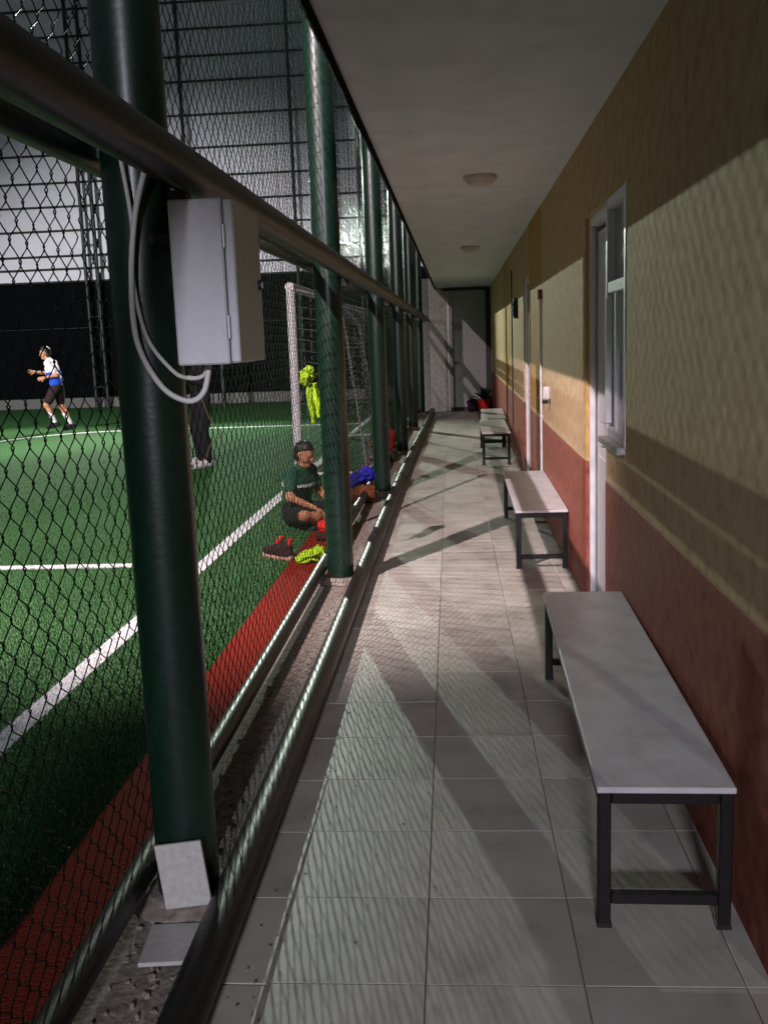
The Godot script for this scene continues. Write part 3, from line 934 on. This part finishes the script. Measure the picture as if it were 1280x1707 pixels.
func far_wall() -> void:
	var root := base("cladding_wall", Vector3(0, 0, -28.5))
	tag(root, "high wall of white sheets between dark girts across the far side of the pitch", "wall")
	var ys := [3.62, 3.98, 4.34, 5.04, 5.70, 6.35, 7.10, 7.97, 8.85, 9.5, 10.2, 10.9, 12.0]
	var xs := [-40.0, -34.0, -28.0, -22.0, -16.0, -10.3, -7.4, -4.4, -2.6, 4.4]
	for i in ys.size() - 1:
		for j in xs.size() - 1:
			var st := st_new()
			var h: float = ys[i + 1] - ys[i]
			var w: float = xs[j + 1] - xs[j]
			box(st, Vector3(0, 0, -0.02), Vector3(w - 0.012, h - 0.012, 0.03), 0.006)
			put("sheet", st.commit(), M.sheet[rng.randi() % 3], root, Vector3((xs[j] + xs[j + 1]) * 0.5, (ys[i] + ys[i + 1]) * 0.5, rng.randf_range(-0.006, 0.006)))
		put("girt", tube_mesh([Vector3(-40, ys[i], 0.06), Vector3(4.4, ys[i], 0.06)], 0.03, 8), M.girt, root)
	for x in xs:
		var st := st_new()
		var pair: bool = x < -9.0
		for s in ([-0.17, 0.17] if pair else [0.0]): tube(st, [Vector3(s, 0, 0), Vector3(s, 12, 0)], 0.05, 10)
		if pair:
			for q in 6: tube(st, [Vector3(-0.17, q * 2.0 + 0.6, 0), Vector3(0.17, q * 2.0 + 0.6, 0)], 0.018, 6)
		put("column", st.commit(), M.girt, root, Vector3(x, 0, 0.3))
	# dark windbreak cloth and the pale kick boards under the sheets
	for j in xs.size() - 1:
		var w: float = xs[j + 1] - xs[j]
		put("windbreak", box_mesh(Vector3(w - 0.02, 3.3, 0.02), 0.0, Vector3((xs[j] + xs[j + 1]) * 0.5, 1.96, 0.02)), M.screen, root)
		put("kick_board", box_mesh(Vector3(w - 0.03, 0.29, 0.05), 0.005, Vector3((xs[j] + xs[j + 1]) * 0.5, 0.15, 0.05)), M.kick, root)
	put("tension_cable", tube_mesh([Vector3(-40, 2.3, 0.12), Vector3(4.4, 2.3, 0.12)], 0.012, 6), M.girt, root)

func goal() -> void:
	var root := base("goal", Vector3(-1.99, 0, -12.1))
	tag(root, "white football goal with a sagging net standing on the line behind the mesh", "goal")
	var L := 5.0
	put("goal_post", tube_mesh([Vector3(0, 0, 0), Vector3(0, 2.3, 0)], 0.055, 18), M.pvc, root)
	put("goal_post", tube_mesh([Vector3(0, 0, -L), Vector3(0, 2.3, -L)], 0.055, 18), M.pvc, root)
	put("crossbar", tube_mesh([Vector3(0, 2.3, 0.055), Vector3(0, 2.3, -L - 0.055)], 0.055, 18), M.pvc, root)
	for z in [0.0, -L]:
		put("stanchion", tube_mesh([Vector3(0.02, 2.28, z), Vector3(0.45, 2.16, z), Vector3(0.62, 1.95, z), Vector3(0.85, 0.02, z)], 0.014, 10), M.net, root)
		put("ground_bar", tube_mesh([Vector3(0, 0.025, z), Vector3(0.85, 0.025, z)], 0.02, 10), M.pvc, root)
	put("ground_bar", tube_mesh([Vector3(0.85, 0.025, 0), Vector3(0.85, 0.025, -L)], 0.02, 10), M.pvc, root)
	# net: strings of the roof, the back and the two sides
	var st := st_new()
	var prof := func(u: float) -> Vector3:
		var a := [Vector3(0, 2.27, 0), Vector3(0.46, 2.10, 0), Vector3(0.64, 1.88, 0), Vector3(0.78, 0.9, 0), Vector3(0.85, 0.03, 0)]
		var t := u * 4.0
		var i := mini(int(t), 3)
		return a[i].lerp(a[i + 1], t - i)
	var nz := 36
	var nu := 22
	var P := func(u: float, t: float) -> Vector3:
		var p: Vector3 = prof.call(u)
		p.z = -t * L
		p.x += sin(u * PI) * 0.07 * sin(t * 9.0)
		p.y -= 0.05 * sin(u * PI) * absf(sin(t * 14.0))
		return p
	for i in nz + 1:
		var l := []
		for j in range(0, nu + 1): l.append(P.call(float(j) / nu, float(i) / nz))
		tube(st, l, 0.0022, 3, false)
	for j in range(1, nu):
		var l := []
		for i in nz + 1: l.append(P.call(float(j) / nu, float(i) / nz))
		tube(st, l, 0.0022, 3, false)
	for z in [0.0, -L]:
		for i in range(1, 7):
			var x := i * 0.12
			var top := 2.25 - x * 0.3 - maxf(0.0, x - 0.5) * 1.4
			tube(st, [Vector3(x, 0.03, z), Vector3(x + 0.03 * sin(i * 2.0), 1.0, z + 0.04), Vector3(x, maxf(top, 0.4), z)], 0.003, 3, false)
		for j in range(1, 17):
			var y := j * 0.13
			tube(st, [Vector3(0.0, y, z), Vector3(0.35, y - 0.06, z + 0.03), Vector3(clampf(0.86 - y * 0.11, 0.2, 0.85), y, z)], 0.003, 3, false)
	var nn := put("net", st.commit(), M.net, root)
	nn.set_meta("kind", "stuff")

func benches() -> void:
	var root := base("bench", Vector3.ZERO)
	var L := 2.08
	var W := 0.365
	var H := 0.42
	var st := st_new()
	box(st, Vector3(0, H - 0.009, 0), Vector3(W, 0.018, L), 0.003)
	put("seat", st.commit(), M.bench_top, root)
	var t := 0.035
	for sx in [-1.0, 1.0]:
		put("apron", box_mesh(Vector3(t, t, L - 0.03 - 2 * t), 0.003, Vector3(sx * (W * 0.5 - t * 0.5 - 0.004), H - 0.0185 - t * 0.5, 0)), M.bench_steel, root)
		for sz in [-1.0, 1.0]:
			put("leg", box_mesh(Vector3(t, H - 0.018, t), 0.003, Vector3(sx * (W * 0.5 - t * 0.5 - 0.004), (H - 0.018) * 0.5, sz * (L * 0.5 - t * 0.5 - 0.012))), M.bench_steel, root)
			put("rubber_foot", box_mesh(Vector3(t + 0.005, 0.014, t + 0.005), 0.002, Vector3(sx * (W * 0.5 - t * 0.5 - 0.004), 0.0075, sz * (L * 0.5 - t * 0.5 - 0.012))), M.black, root)
	for sz in [-1.0, 1.0]:
		put("apron", box_mesh(Vector3(W - 0.008 - 2 * t, t, t), 0.003, Vector3(0, H - 0.0185 - t * 0.5, sz * (L * 0.5 - t * 0.5 - 0.012))), M.bench_steel, root)
		put("stretcher", box_mesh(Vector3(W - 0.008 - 2 * t, 0.03, 0.03), 0.003, Vector3(0, 0.085, sz * (L * 0.5 - t * 0.5 - 0.012))), M.bench_steel, root)
	var spots := [[0.545, -3.56, 0.9, "nearest long bench with a pale seat and dark steel legs, beside the window"],
		[0.562, -7.89, 0.2, "second pale bench on dark legs, in front of the lit wall past the white door"],
		[0.475, -13.72, 0.5, "third pale bench farther down the corridor with light across its seat"],
		[0.535, -15.95, 1.0, "last pale bench at the far end of the row, close to the red pot"]]
	for i in spots.size():
		var o: Node3D = root
		if i > 0:
			o = root.duplicate()
			o.name = numbered("bench")
			add_child(o)
		o.position = Vector3(spots[i][0], 0, spots[i][1])
		o.rotation_degrees.y = -spots[i][2]
		tag(o, spots[i][3], "bench", "benches along the corridor wall")

func fittings() -> void:
	# cabinet on the corridor side of the first post, its door towards the wall
	var cab := base("electrical_cabinet", Vector3(-0.622, 1.577, -2.625))
	tag(cab, "grey steel electrical cabinet fixed to the first green post under the rail", "cabinet")
	var S := Vector3(0.15, 0.40, 0.33)
	put("case", box_mesh(Vector3(0.132, S.y, S.z), 0.004, Vector3(-0.009, S.y * 0.5, 0)), M.cabinet, cab)
	var dr := put("door", box_mesh(Vector3(0.024, S.y - 0.006, S.z - 0.006), 0.004, Vector3(0.072, S.y * 0.5, 0)), M.cabinet, cab)
	for y in [0.09, 0.31]: put("hinge", tube_mesh([Vector3(0.06, y - 0.028, S.z * 0.5 + 0.002), Vector3(0.06, y + 0.028, S.z * 0.5 + 0.002)], 0.0055, 8), M.alu, dr)
	var lk := put("lock", tube_mesh([Vector3(0.082, 0.205, -0.12), Vector3(0.092, 0.205, -0.12)], 0.014, 14), M.black, dr)
	put("key_slot", box_mesh(Vector3(0.004, 0.016, 0.004), 0.001, Vector3(0.094, 0.205, -0.12)), M.alu, lk)
	put("mounting_strap", box_mesh(Vector3(0.09, 0.03, 0.12), 0.003, Vector3(-0.115, 0.32, 0)), M.rail_green, cab)
	# two cables hanging from the rail to the underside of the cabinet
	var z := -2.545
	var a := smooth_path([Vector3(-0.826, 2.10, z + 0.02), Vector3(-0.815, 1.937, z), Vector3(-0.825, 1.821, z), Vector3(-0.80, 1.657, z), Vector3(-0.737, 1.564, z), Vector3(-0.69, 1.543, z + 0.01), Vector3(-0.655, 1.55, z), Vector3(-0.648, 1.585, z - 0.02)])
	tag(put("cable", tube_mesh(a, 0.0055, 8), M.cable), "thinner pale cable looping from the rail into the cabinet, the upper loop", "cable", "cables at the first post")
	var b := smooth_path([Vector3(-0.755, 2.08, z + 0.03), Vector3(-0.80, 1.96, z + 0.012), Vector3(-0.823, 1.80, z + 0.012), Vector3(-0.821, 1.642, z + 0.012), Vector3(-0.767, 1.527, z + 0.012), Vector3(-0.70, 1.485, z + 0.012), Vector3(-0.655, 1.508, z + 0.012), Vector3(-0.638, 1.585, z)])
	tag(put("cable", tube_mesh(b, 0.0075, 8), M.cable), "thicker pale cable hanging lowest below the grey cabinet", "cable", "cables at the first post")
	var c := smooth_path([Vector3(-0.66, 1.49, z + 0.02), Vector3(-0.64, 1.44, z + 0.03), Vector3(-0.612, 1.40, z + 0.03), Vector3(-0.64, 1.375, z + 0.03), Vector3(-0.655, 1.34, z + 0.03)])
	tag(put("tie_wire", tube_mesh(c, 0.0016, 6), mat(c8(120, 100, 50), 0.5)), "loose twist of thin brown wire under the cable loop", "wire")
	# two ceiling lights, off
	for i in 2:
		var o := base("ceiling_light", Vector3(0.186, 2.74, [-7.3, -12.75][i]))
		put("rim", lathe([Vector2(0.0, -0.03), Vector2(0.118, -0.03), Vector2(0.122, -0.022), Vector2(0.12, 0.0)], 32), M.opal, o)
		put("lens", lathe([Vector2(0.0, -0.072), Vector2(0.05, -0.07), Vector2(0.085, -0.056), Vector2(0.105, -0.0302)], 32), M.opal, o)
		tag(o, ["nearer round ceiling light, unlit, with dark rim", "farther round ceiling light, unlit and small, near the end wall"][i], "ceiling light", "round lights on the corridor ceiling")
	# conduit, junction box, dispenser, cable and dark box on the wall
	var cd := base("wall_conduit", Vector3(0.737, 0, -9.0))
	tag(cd, "thin white conduit running down the wall from a small dark box", "conduit")
	put("pipe", tube_mesh([Vector3(0, 0.0, 0), Vector3(0, 1.93, 0)], 0.011, 10), M.pvc, cd)
	for y in [0.3, 0.9, 1.5]: put("clip", box_mesh(Vector3(0.026, 0.02, 0.034), 0.003, Vector3(0.002, y, 0)), M.pvc, cd)
	put("junction_box", box_mesh(Vector3(0.04, 0.085, 0.085), 0.005, Vector3(-0.005, 1.975, 0)), M.dado, cd)
	var dp := base("wall_dispenser", Vector3(0.752, 1.06, -8.25))
	tag(dp, "small white dispenser with a dark foot on the wall near the conduit", "dispenser")
	put("body", box_mesh(Vector3(0.06, 0.11, 0.08), 0.014, Vector3(-0.031, 0.09, 0)), M.cabinet, dp)
	put("nozzle", box_mesh(Vector3(0.05, 0.03, 0.05), 0.008, Vector3(-0.045, 0.02, 0)), M.black, dp)
	var wc := put("wall_cable", tube_mesh([Vector3(0.742, 2.5, -13.75), Vector3(0.742, 0.35, -13.75)], 0.009, 8), M.black)
	tag(wc, "dark cable running straight down the far yellow wall", "cable")
	var al := base("alarm_box", Vector3(0.75, 1.84, -12.6))
	put("case", box_mesh(Vector3(0.05, 0.24, 0.15), 0.008, Vector3(-0.026, 0.12, 0)), M.black, al)
	put("cover", box_mesh(Vector3(0.01, 0.18, 0.1), 0.003, Vector3(-0.056, 0.12, 0)), mat(c8(70, 66, 64), 0.4), al)
	tag(al, "small dark box high on the wall beyond the second door", "wall box")

func people() -> void:
	var F := Vector3(0, 0, 1)
	# children sitting cross-legged on the turf edge
	var sit := {"pelvis": Vector3(0, 0.125, 0), "waist": Vector3(0, 0.29, -0.015), "chest": Vector3(0, 0.46, 0.035), "neck": Vector3(0, 0.60, 0.075), "head": Vector3(0, 0.735, 0.115), "head_fwd": Vector3(0.05, -0.3, 0.95).normalized(),
		"lsh": Vector3(0.165, 0.555, 0.05), "rsh": Vector3(-0.165, 0.555, 0.05), "lel": Vector3(0.25, 0.33, 0.10), "rel": Vector3(-0.25, 0.33, 0.10), "lwr": Vector3(0.15, 0.235, 0.30), "rwr": Vector3(-0.14, 0.225, 0.31),
		"lhip": Vector3(0.10, 0.12, 0.02), "rhip": Vector3(-0.10, 0.12, 0.02), "lkn": Vector3(0.33, 0.17, 0.32), "rkn": Vector3(-0.33, 0.17, 0.32), "lan": Vector3(-0.06, 0.07, 0.36), "ran": Vector3(0.08, 0.075, 0.44), "ltoe": Vector3(-0.2, 0.05, 0.33), "rtoe": Vector3(0.22, 0.05, 0.42), "lpalm": Vector3(0, -1, 0.2), "rpalm": Vector3(0, -1, 0.2)}
	var kid := func(J: Dictionary, s: float) -> Dictionary:
		var o := {}
		for k in J: o[k] = J[k] if k.ends_with("fwd") or k.ends_with("palm") else J[k] * s
		return o
	var k := 0.88
	var p1 := base("person", Vector3(-1.47, 0, -8.75), deg_to_rad(62))
	person(p1, kid.call(sit, k), k, {"shirt": cloth(34, 82, 62), "shorts": cloth(22, 20, 22), "shoe": cloth(60, 58, 58), "leg": 0.85})
	put("shirt_stripe", stripe(k), cloth(170, 180, 176), p1)
	tag(p1, "person with dark hair in a green shirt sitting cross-legged by the second post", "person")
	# one more child beyond the posts, knees drawn up
	var kn := sit.duplicate()
	kn.merge({"chest": Vector3(0, 0.45, 0.05), "lkn": Vector3(0.13, 0.44, 0.34), "rkn": Vector3(-0.13, 0.44, 0.34), "lan": Vector3(0.12, 0.075, 0.46), "ran": Vector3(-0.12, 0.075, 0.46), "ltoe": Vector3(0.13, 0.045, 0.6), "rtoe": Vector3(-0.13, 0.045, 0.6), "lel": Vector3(0.24, 0.36, 0.16), "rel": Vector3(-0.24, 0.36, 0.16), "lwr": Vector3(0.10, 0.34, 0.40), "rwr": Vector3(-0.09, 0.32, 0.41), "lpalm": Vector3(-1, 0, 0), "rpalm": Vector3(1, 0, 0)}, true)
	var p3 := base("person", Vector3(-1.0, 0.0, -13.2), deg_to_rad(200))
	person(p3, kid.call(kn, 0.7), 0.7, {"shirt": cloth(120, 28, 24), "shorts": cloth(60, 62, 66), "shoe": cloth(150, 150, 150)})
	tag(p3, "person in a red shirt sitting by the fence past the third post", "person")
	# dark figure standing near the goal, mostly behind the first post and the cabinet
	var stand := {"pelvis": Vector3(0, 0.93, 0), "waist": Vector3(0, 1.1, 0), "chest": Vector3(0, 1.3, 0.0), "neck": Vector3(0, 1.47, 0.01), "head": Vector3(0, 1.63, 0.035), "head_fwd": Vector3(0.2, -0.1, 1).normalized(),
		"lsh": Vector3(0.18, 1.41, 0), "rsh": Vector3(-0.18, 1.41, 0), "lel": Vector3(0.25, 1.16, 0.03), "rel": Vector3(-0.25, 1.16, 0.03), "lwr": Vector3(0.02, 1.22, 0.19), "rwr": Vector3(-0.02, 1.17, 0.20),
		"lhip": Vector3(0.10, 0.92, 0), "rhip": Vector3(-0.10, 0.92, 0), "lkn": Vector3(0.14, 0.50, 0.04), "rkn": Vector3(-0.17, 0.50, 0.05), "lan": Vector3(0.16, 0.085, -0.01), "ran": Vector3(-0.22, 0.085, 0.0), "ltoe": Vector3(0.18, 0.04, 0.15), "rtoe": Vector3(-0.26, 0.04, 0.15), "lpalm": Vector3(-1, 0, 0), "rpalm": Vector3(1, 0, 0)}
	var p4 := base("person", Vector3(-3.52, 0, -13.4), deg_to_rad(-60))
	person(p4, stand, 1.0, {"shirt": cloth(24, 20, 26), "shorts": cloth(26, 22, 34), "shoe": cloth(180, 178, 180), "sleeve": 1.5, "leg": 1.5}, 0.014)
	tag(p4, "person in dark tracksuit and pale shoes standing behind the first green post", "person")
	# runner on the far side, moving to the left
	var run := {"pelvis": Vector3(0, 0.94, 0), "waist": Vector3(0, 1.1, 0.03), "chest": Vector3(0, 1.3, 0.08), "neck": Vector3(0, 1.47, 0.13), "head": Vector3(0, 1.62, 0.19), "head_fwd": Vector3(-0.1, -0.12, 1).normalized(),
		"lsh": Vector3(0.18, 1.41, 0.12), "rsh": Vector3(-0.18, 1.41, 0.07), "lel": Vector3(0.27, 1.17, -0.06), "rel": Vector3(-0.25, 1.2, 0.24), "lwr": Vector3(0.26, 1.12, 0.2), "rwr": Vector3(-0.12, 1.24, 0.46),
		"lhip": Vector3(0.10, 0.93, 0.01), "rhip": Vector3(-0.10, 0.93, 0.0), "lkn": Vector3(0.11, 0.55, 0.24), "rkn": Vector3(-0.11, 0.51, -0.02), "lan": Vector3(0.11, 0.17, 0.08), "ran": Vector3(-0.11, 0.11, -0.19), "ltoe": Vector3(0.11, 0.11, 0.23), "rtoe": Vector3(-0.11, 0.035, -0.06), "lpalm": Vector3(-1, 0, 0), "rpalm": Vector3(1, 0, 0)}
	var p5 := base("person", Vector3(-8.35, 0, -20.3), deg_to_rad(-78))
	person(p5, run, 1.02, {"shirt": cloth(226, 222, 228), "bib": cloth(20, 74, 190), "shorts": cloth(40, 18, 20), "shoe": cloth(20, 20, 26), "sock": cloth(214, 210, 212), "sleeve": 0.7}, 0.014)
	tag(p5, "person running to the left in white shirt, blue bib and dark shorts", "person")

func stripe(s: float) -> Mesh:
	var pts := []
	for i in 25:
		var a := TAU * i / 24
		pts.append(Vector3(cos(a) * 0.214 * s, (0.44 - sin(a) * 0.012) * s, (0.03 + sin(a) * 0.148) * s))
	var st := st_new()
	for i in 24:
		var n: Vector3 = (pts[i] - Vector3(0, pts[i].y, 0.027 * s)).normalized()
		var n2: Vector3 = (pts[i + 1] - Vector3(0, pts[i + 1].y, 0.027 * s)).normalized()
		var u := Vector3(0, 0.014 * s, 0)
		tri(st, pts[i] - u, pts[i + 1] - u, pts[i + 1] + u, n)
		tri(st, pts[i] - u, pts[i + 1] + u, pts[i] + u, n2)
		tri(st, pts[i] + u, pts[i + 1] + u, pts[i + 1] + u - n2 * 0.02, Vector3.UP)
		tri(st, pts[i] - u, pts[i + 1] - u, pts[i + 1] - u - n2 * 0.02, Vector3.DOWN)
	return st.commit()

func small_things() -> void:
	# neon bib tied to the mesh by the second post
	var nb := base("training_bib", Vector3(-1.02, 1.08, -6.85))
	put("knot", crumple([Vector3(-0.01, 0.26, 0), Vector3(-0.02, 0.32, 0.01), Vector3(0.01, 0.385, 0)], [0.03, 0.062, 0.025], [0.03, 0.05, 0.02], 3, 0.35), neon(), nb)
	put("tail", crumple([Vector3(-0.005, 0.27, 0), Vector3(0.0, 0.14, 0.005), Vector3(0.012, -0.01, 0)], [0.026, 0.024, 0.012], [0.024, 0.02, 0.01], 5, 0.4), neon(), nb)
	put("tail", crumple([Vector3(0.02, 0.27, 0), Vector3(0.045, 0.14, 0.0), Vector3(0.05, 0.03, 0)], [0.024, 0.026, 0.016], [0.022, 0.02, 0.012], 8, 0.4), neon(), nb)
	tag(nb, "neon yellow bib tied up and hanging at the second green post", "bib", "neon training bibs")
	var nf := base("training_bib", Vector3(-1.13, 0.005, -7.2))
	put("fabric", crumple([Vector3(-0.10, 0.02, 0.06), Vector3(-0.02, 0.045, 0.0), Vector3(0.06, 0.05, -0.06), Vector3(0.13, 0.03, -0.10)], [0.03, 0.075, 0.07, 0.02], [0.02, 0.045, 0.05, 0.015], 12, 0.45), neon(), nf)
	tag(nf, "neon yellow bib lying crumpled on the red strip beside the boot", "bib", "neon training bibs")
	var rc := base("red_cloth", Vector3(-1.1, 0.0, -8.02))
	put("fabric", crumple([Vector3(-0.08, 0.11, 0.0), Vector3(0.0, 0.13, 0.0), Vector3(0.09, 0.13, 0.0)], [0.045, 0.06, 0.05], [0.04, 0.055, 0.04], 15, 0.3), cloth(220, 40, 34), rc)
	put("bag", crumple([Vector3(-0.10, 0.045, 0.0), Vector3(0.0, 0.05, 0.01), Vector3(0.11, 0.045, 0.0)], [0.04, 0.07, 0.05], [0.04, 0.045, 0.04], 16, 0.2), cloth(64, 22, 18), rc)
	tag(rc, "bright red folded cloth on a dark bag beside the second post", "cloth")
	var bj := base("blue_jacket", Vector3(-1.0, 0.0, -9.85))
	put("fabric", crumple([Vector3(-0.12, 0.20, 0.04), Vector3(-0.03, 0.26, 0.0), Vector3(0.07, 0.30, -0.02), Vector3(0.13, 0.26, -0.04)], [0.05, 0.085, 0.08, 0.04], [0.04, 0.07, 0.07, 0.04], 41, 0.4), cloth(34, 34, 150), bj)
	put("bag", crumple([Vector3(-0.12, 0.10, 0.03), Vector3(0.0, 0.11, 0.0), Vector3(0.12, 0.10, -0.03)], [0.08, 0.11, 0.09], [0.09, 0.10, 0.09], 42, 0.2), cloth(110, 62, 34), bj)
	tag(bj, "blue jacket heaped on a brown bag before the third post", "jacket")
	# football boot on the turf edge
	var bt := base("football_boot", Vector3(-1.40, 0.0, -7.35), deg_to_rad(-128))
	put("sole", sdf_mesh([[Vector3(0, 0.022, -0.12), Vector3(0.0, 0.02, 0.02), 0.034, 0.034], [Vector3(0, 0.02, 0.02), Vector3(0.0, 0.026, 0.13), 0.034, 0.042]], 0.008, 0.02), cloth(196, 150, 130), bt)
	put("upper", sdf_mesh([[Vector3(0, 0.058, 0.12), Vector3(0, 0.085, 0.0), 0.036, 0.042], [Vector3(0, 0.085, 0.0), Vector3(0, 0.105, -0.1), 0.042, 0.042], [Vector3(0, 0.05, 0.12), Vector3(0, 0.05, -0.11), 0.042, 0.038]], 0.008, 0.02), cloth(48, 24, 26), bt)
	put("tongue", sdf_mesh([[Vector3(0, 0.11, 0.02), Vector3(0, 0.165, -0.04), 0.02, 0.022]], 0.006, 0.01), cloth(206, 40, 34), bt)
	put("heel_tab", sdf_mesh([[Vector3(0, 0.12, -0.125), Vector3(0, 0.165, -0.14), 0.016, 0.018]], 0.006, 0.01), cloth(206, 40, 34), bt)
	tag(bt, "dark football boot with red tongue lying on the turf edge", "boot")
	# broken pieces of white tile leaning on the first post
	for i in 2:
		var o := base("tile_fragment", [Vector3(-0.812, 0.185, -2.54), Vector3(-0.825, 0.018, -2.50)][i])
		var b := Basis(Vector3(1, 0, 0), [-0.06, 1.5][i]) * Basis(Vector3(0, 0, 1), [0.13, -0.12][i])
		var st := st_new()
		var sz := [Vector3(0.135, 0.19, 0.012), Vector3(0.14, 0.2, 0.012)]
		box(st, Vector3(0, sz[i].y * 0.5 - 0.13 * (1 - i), 0), sz[i], 0.002)
		var f := put("glazed_face", st.commit(), M.glazed, o)
		f.basis = b
		tag(o, ["upper white tile fragment leaning on the foot of the first post", "lower white tile fragment lying flat on the ledge before the first post"][i], "tile fragment", "broken white tiles")
	# crumbs of mortar and grit on the ledge
	var st := st_new()
	for i in 260:
		var p := Vector3(-0.85 + rng.randf_range(-0.09, 0.09), 0.012, -1.8 - 9.0 * pow(rng.randf(), 1.6))
		box(st, p, Vector3(rng.randf_range(0.004, 0.022), rng.randf_range(0.004, 0.014), rng.randf_range(0.004, 0.022)), 0.002, Basis(Vector3(rng.randf(), rng.randf(), rng.randf()).normalized(), rng.randf() * 3.0))
	for i in 140:
		var p := Vector3(-0.56 + rng.randf_range(-0.06, 0.05) + (rng.randf() * 0.5 if i % 4 == 0 else 0.0), 0.001, -2.0 - 11.0 * pow(rng.randf(), 1.5))
		box(st, p, Vector3(rng.randf_range(0.002, 0.007), rng.randf_range(0.002, 0.005), rng.randf_range(0.002, 0.009)), 0.0005, Basis(Vector3.UP, rng.randf() * 3.0))
	var gr := put("grit", st.commit(), M.ledge)
	tag(gr, "crumbs of mortar and grit on the ledge below the fence", "grit", "", "stuff")
	# red pot with a leafy plant at the end of the corridor
	var pl := base("potted_plant", Vector3(0.56, 0, -21.95))
	put("pot", lathe([Vector2(0.0, 0.0), Vector2(0.10, 0.0), Vector2(0.14, 0.26), Vector2(0.15, 0.26), Vector2(0.15, 0.29), Vector2(0.13, 0.29), Vector2(0.12, 0.25), Vector2(0.0, 0.25)], 24), M.pot, pl)
	for i in 16:
		var a := TAU * i / 16.0 + rng.randf() * 0.3
		var len := rng.randf_range(0.3, 0.55)
		var lean := rng.randf_range(0.25, 0.9)
		var d := Vector3(cos(a) * sin(lean), cos(lean), sin(a) * sin(lean))
		var side := d.cross(Vector3.UP).normalized()
		var ls := st_new()
		var prev := Vector3(0, 0.25, 0)
		var pw := 0.006
		for s in range(1, 7):
			var t := s / 6.0
			var p := Vector3(0, 0.25, 0) + d * len * t - Vector3(0, len * 0.35 * t * t, 0)
			var w := 0.045 * sin(clampf(t * 0.95 + 0.05, 0, 1) * PI) + 0.004
			var n := side.cross(p - prev).normalized()
			tri(ls, prev - side * pw, prev + side * pw, p + side * w, n)
			tri(ls, prev - side * pw, p + side * w, p - side * w, n)
			prev = p
			pw = w
		put("leaf", ls.commit(), M.leaf, pl)
	tag(pl, "leafy green plant in a red pot at the far corner of the corridor", "plant")
	var bg := base("sports_bag", Vector3(0.33, 0, -22.1))
	put("body", crumple([Vector3(-0.14, 0.13, 0), Vector3(0, 0.15, 0), Vector3(0.12, 0.13, 0)], [0.09, 0.12, 0.09], [0.12, 0.14, 0.11], 31, 0.15), cloth(42, 24, 40), bg)
	put("strap", tube_mesh(smooth_path([Vector3(-0.1, 0.25, 0), Vector3(-0.04, 0.34, 0.02), Vector3(0.05, 0.34, 0.02), Vector3(0.1, 0.24, 0)]), 0.012, 6), cloth(26, 22, 26), bg)
	tag(bg, "dark slack sports bag on the floor beside the red pot", "bag")
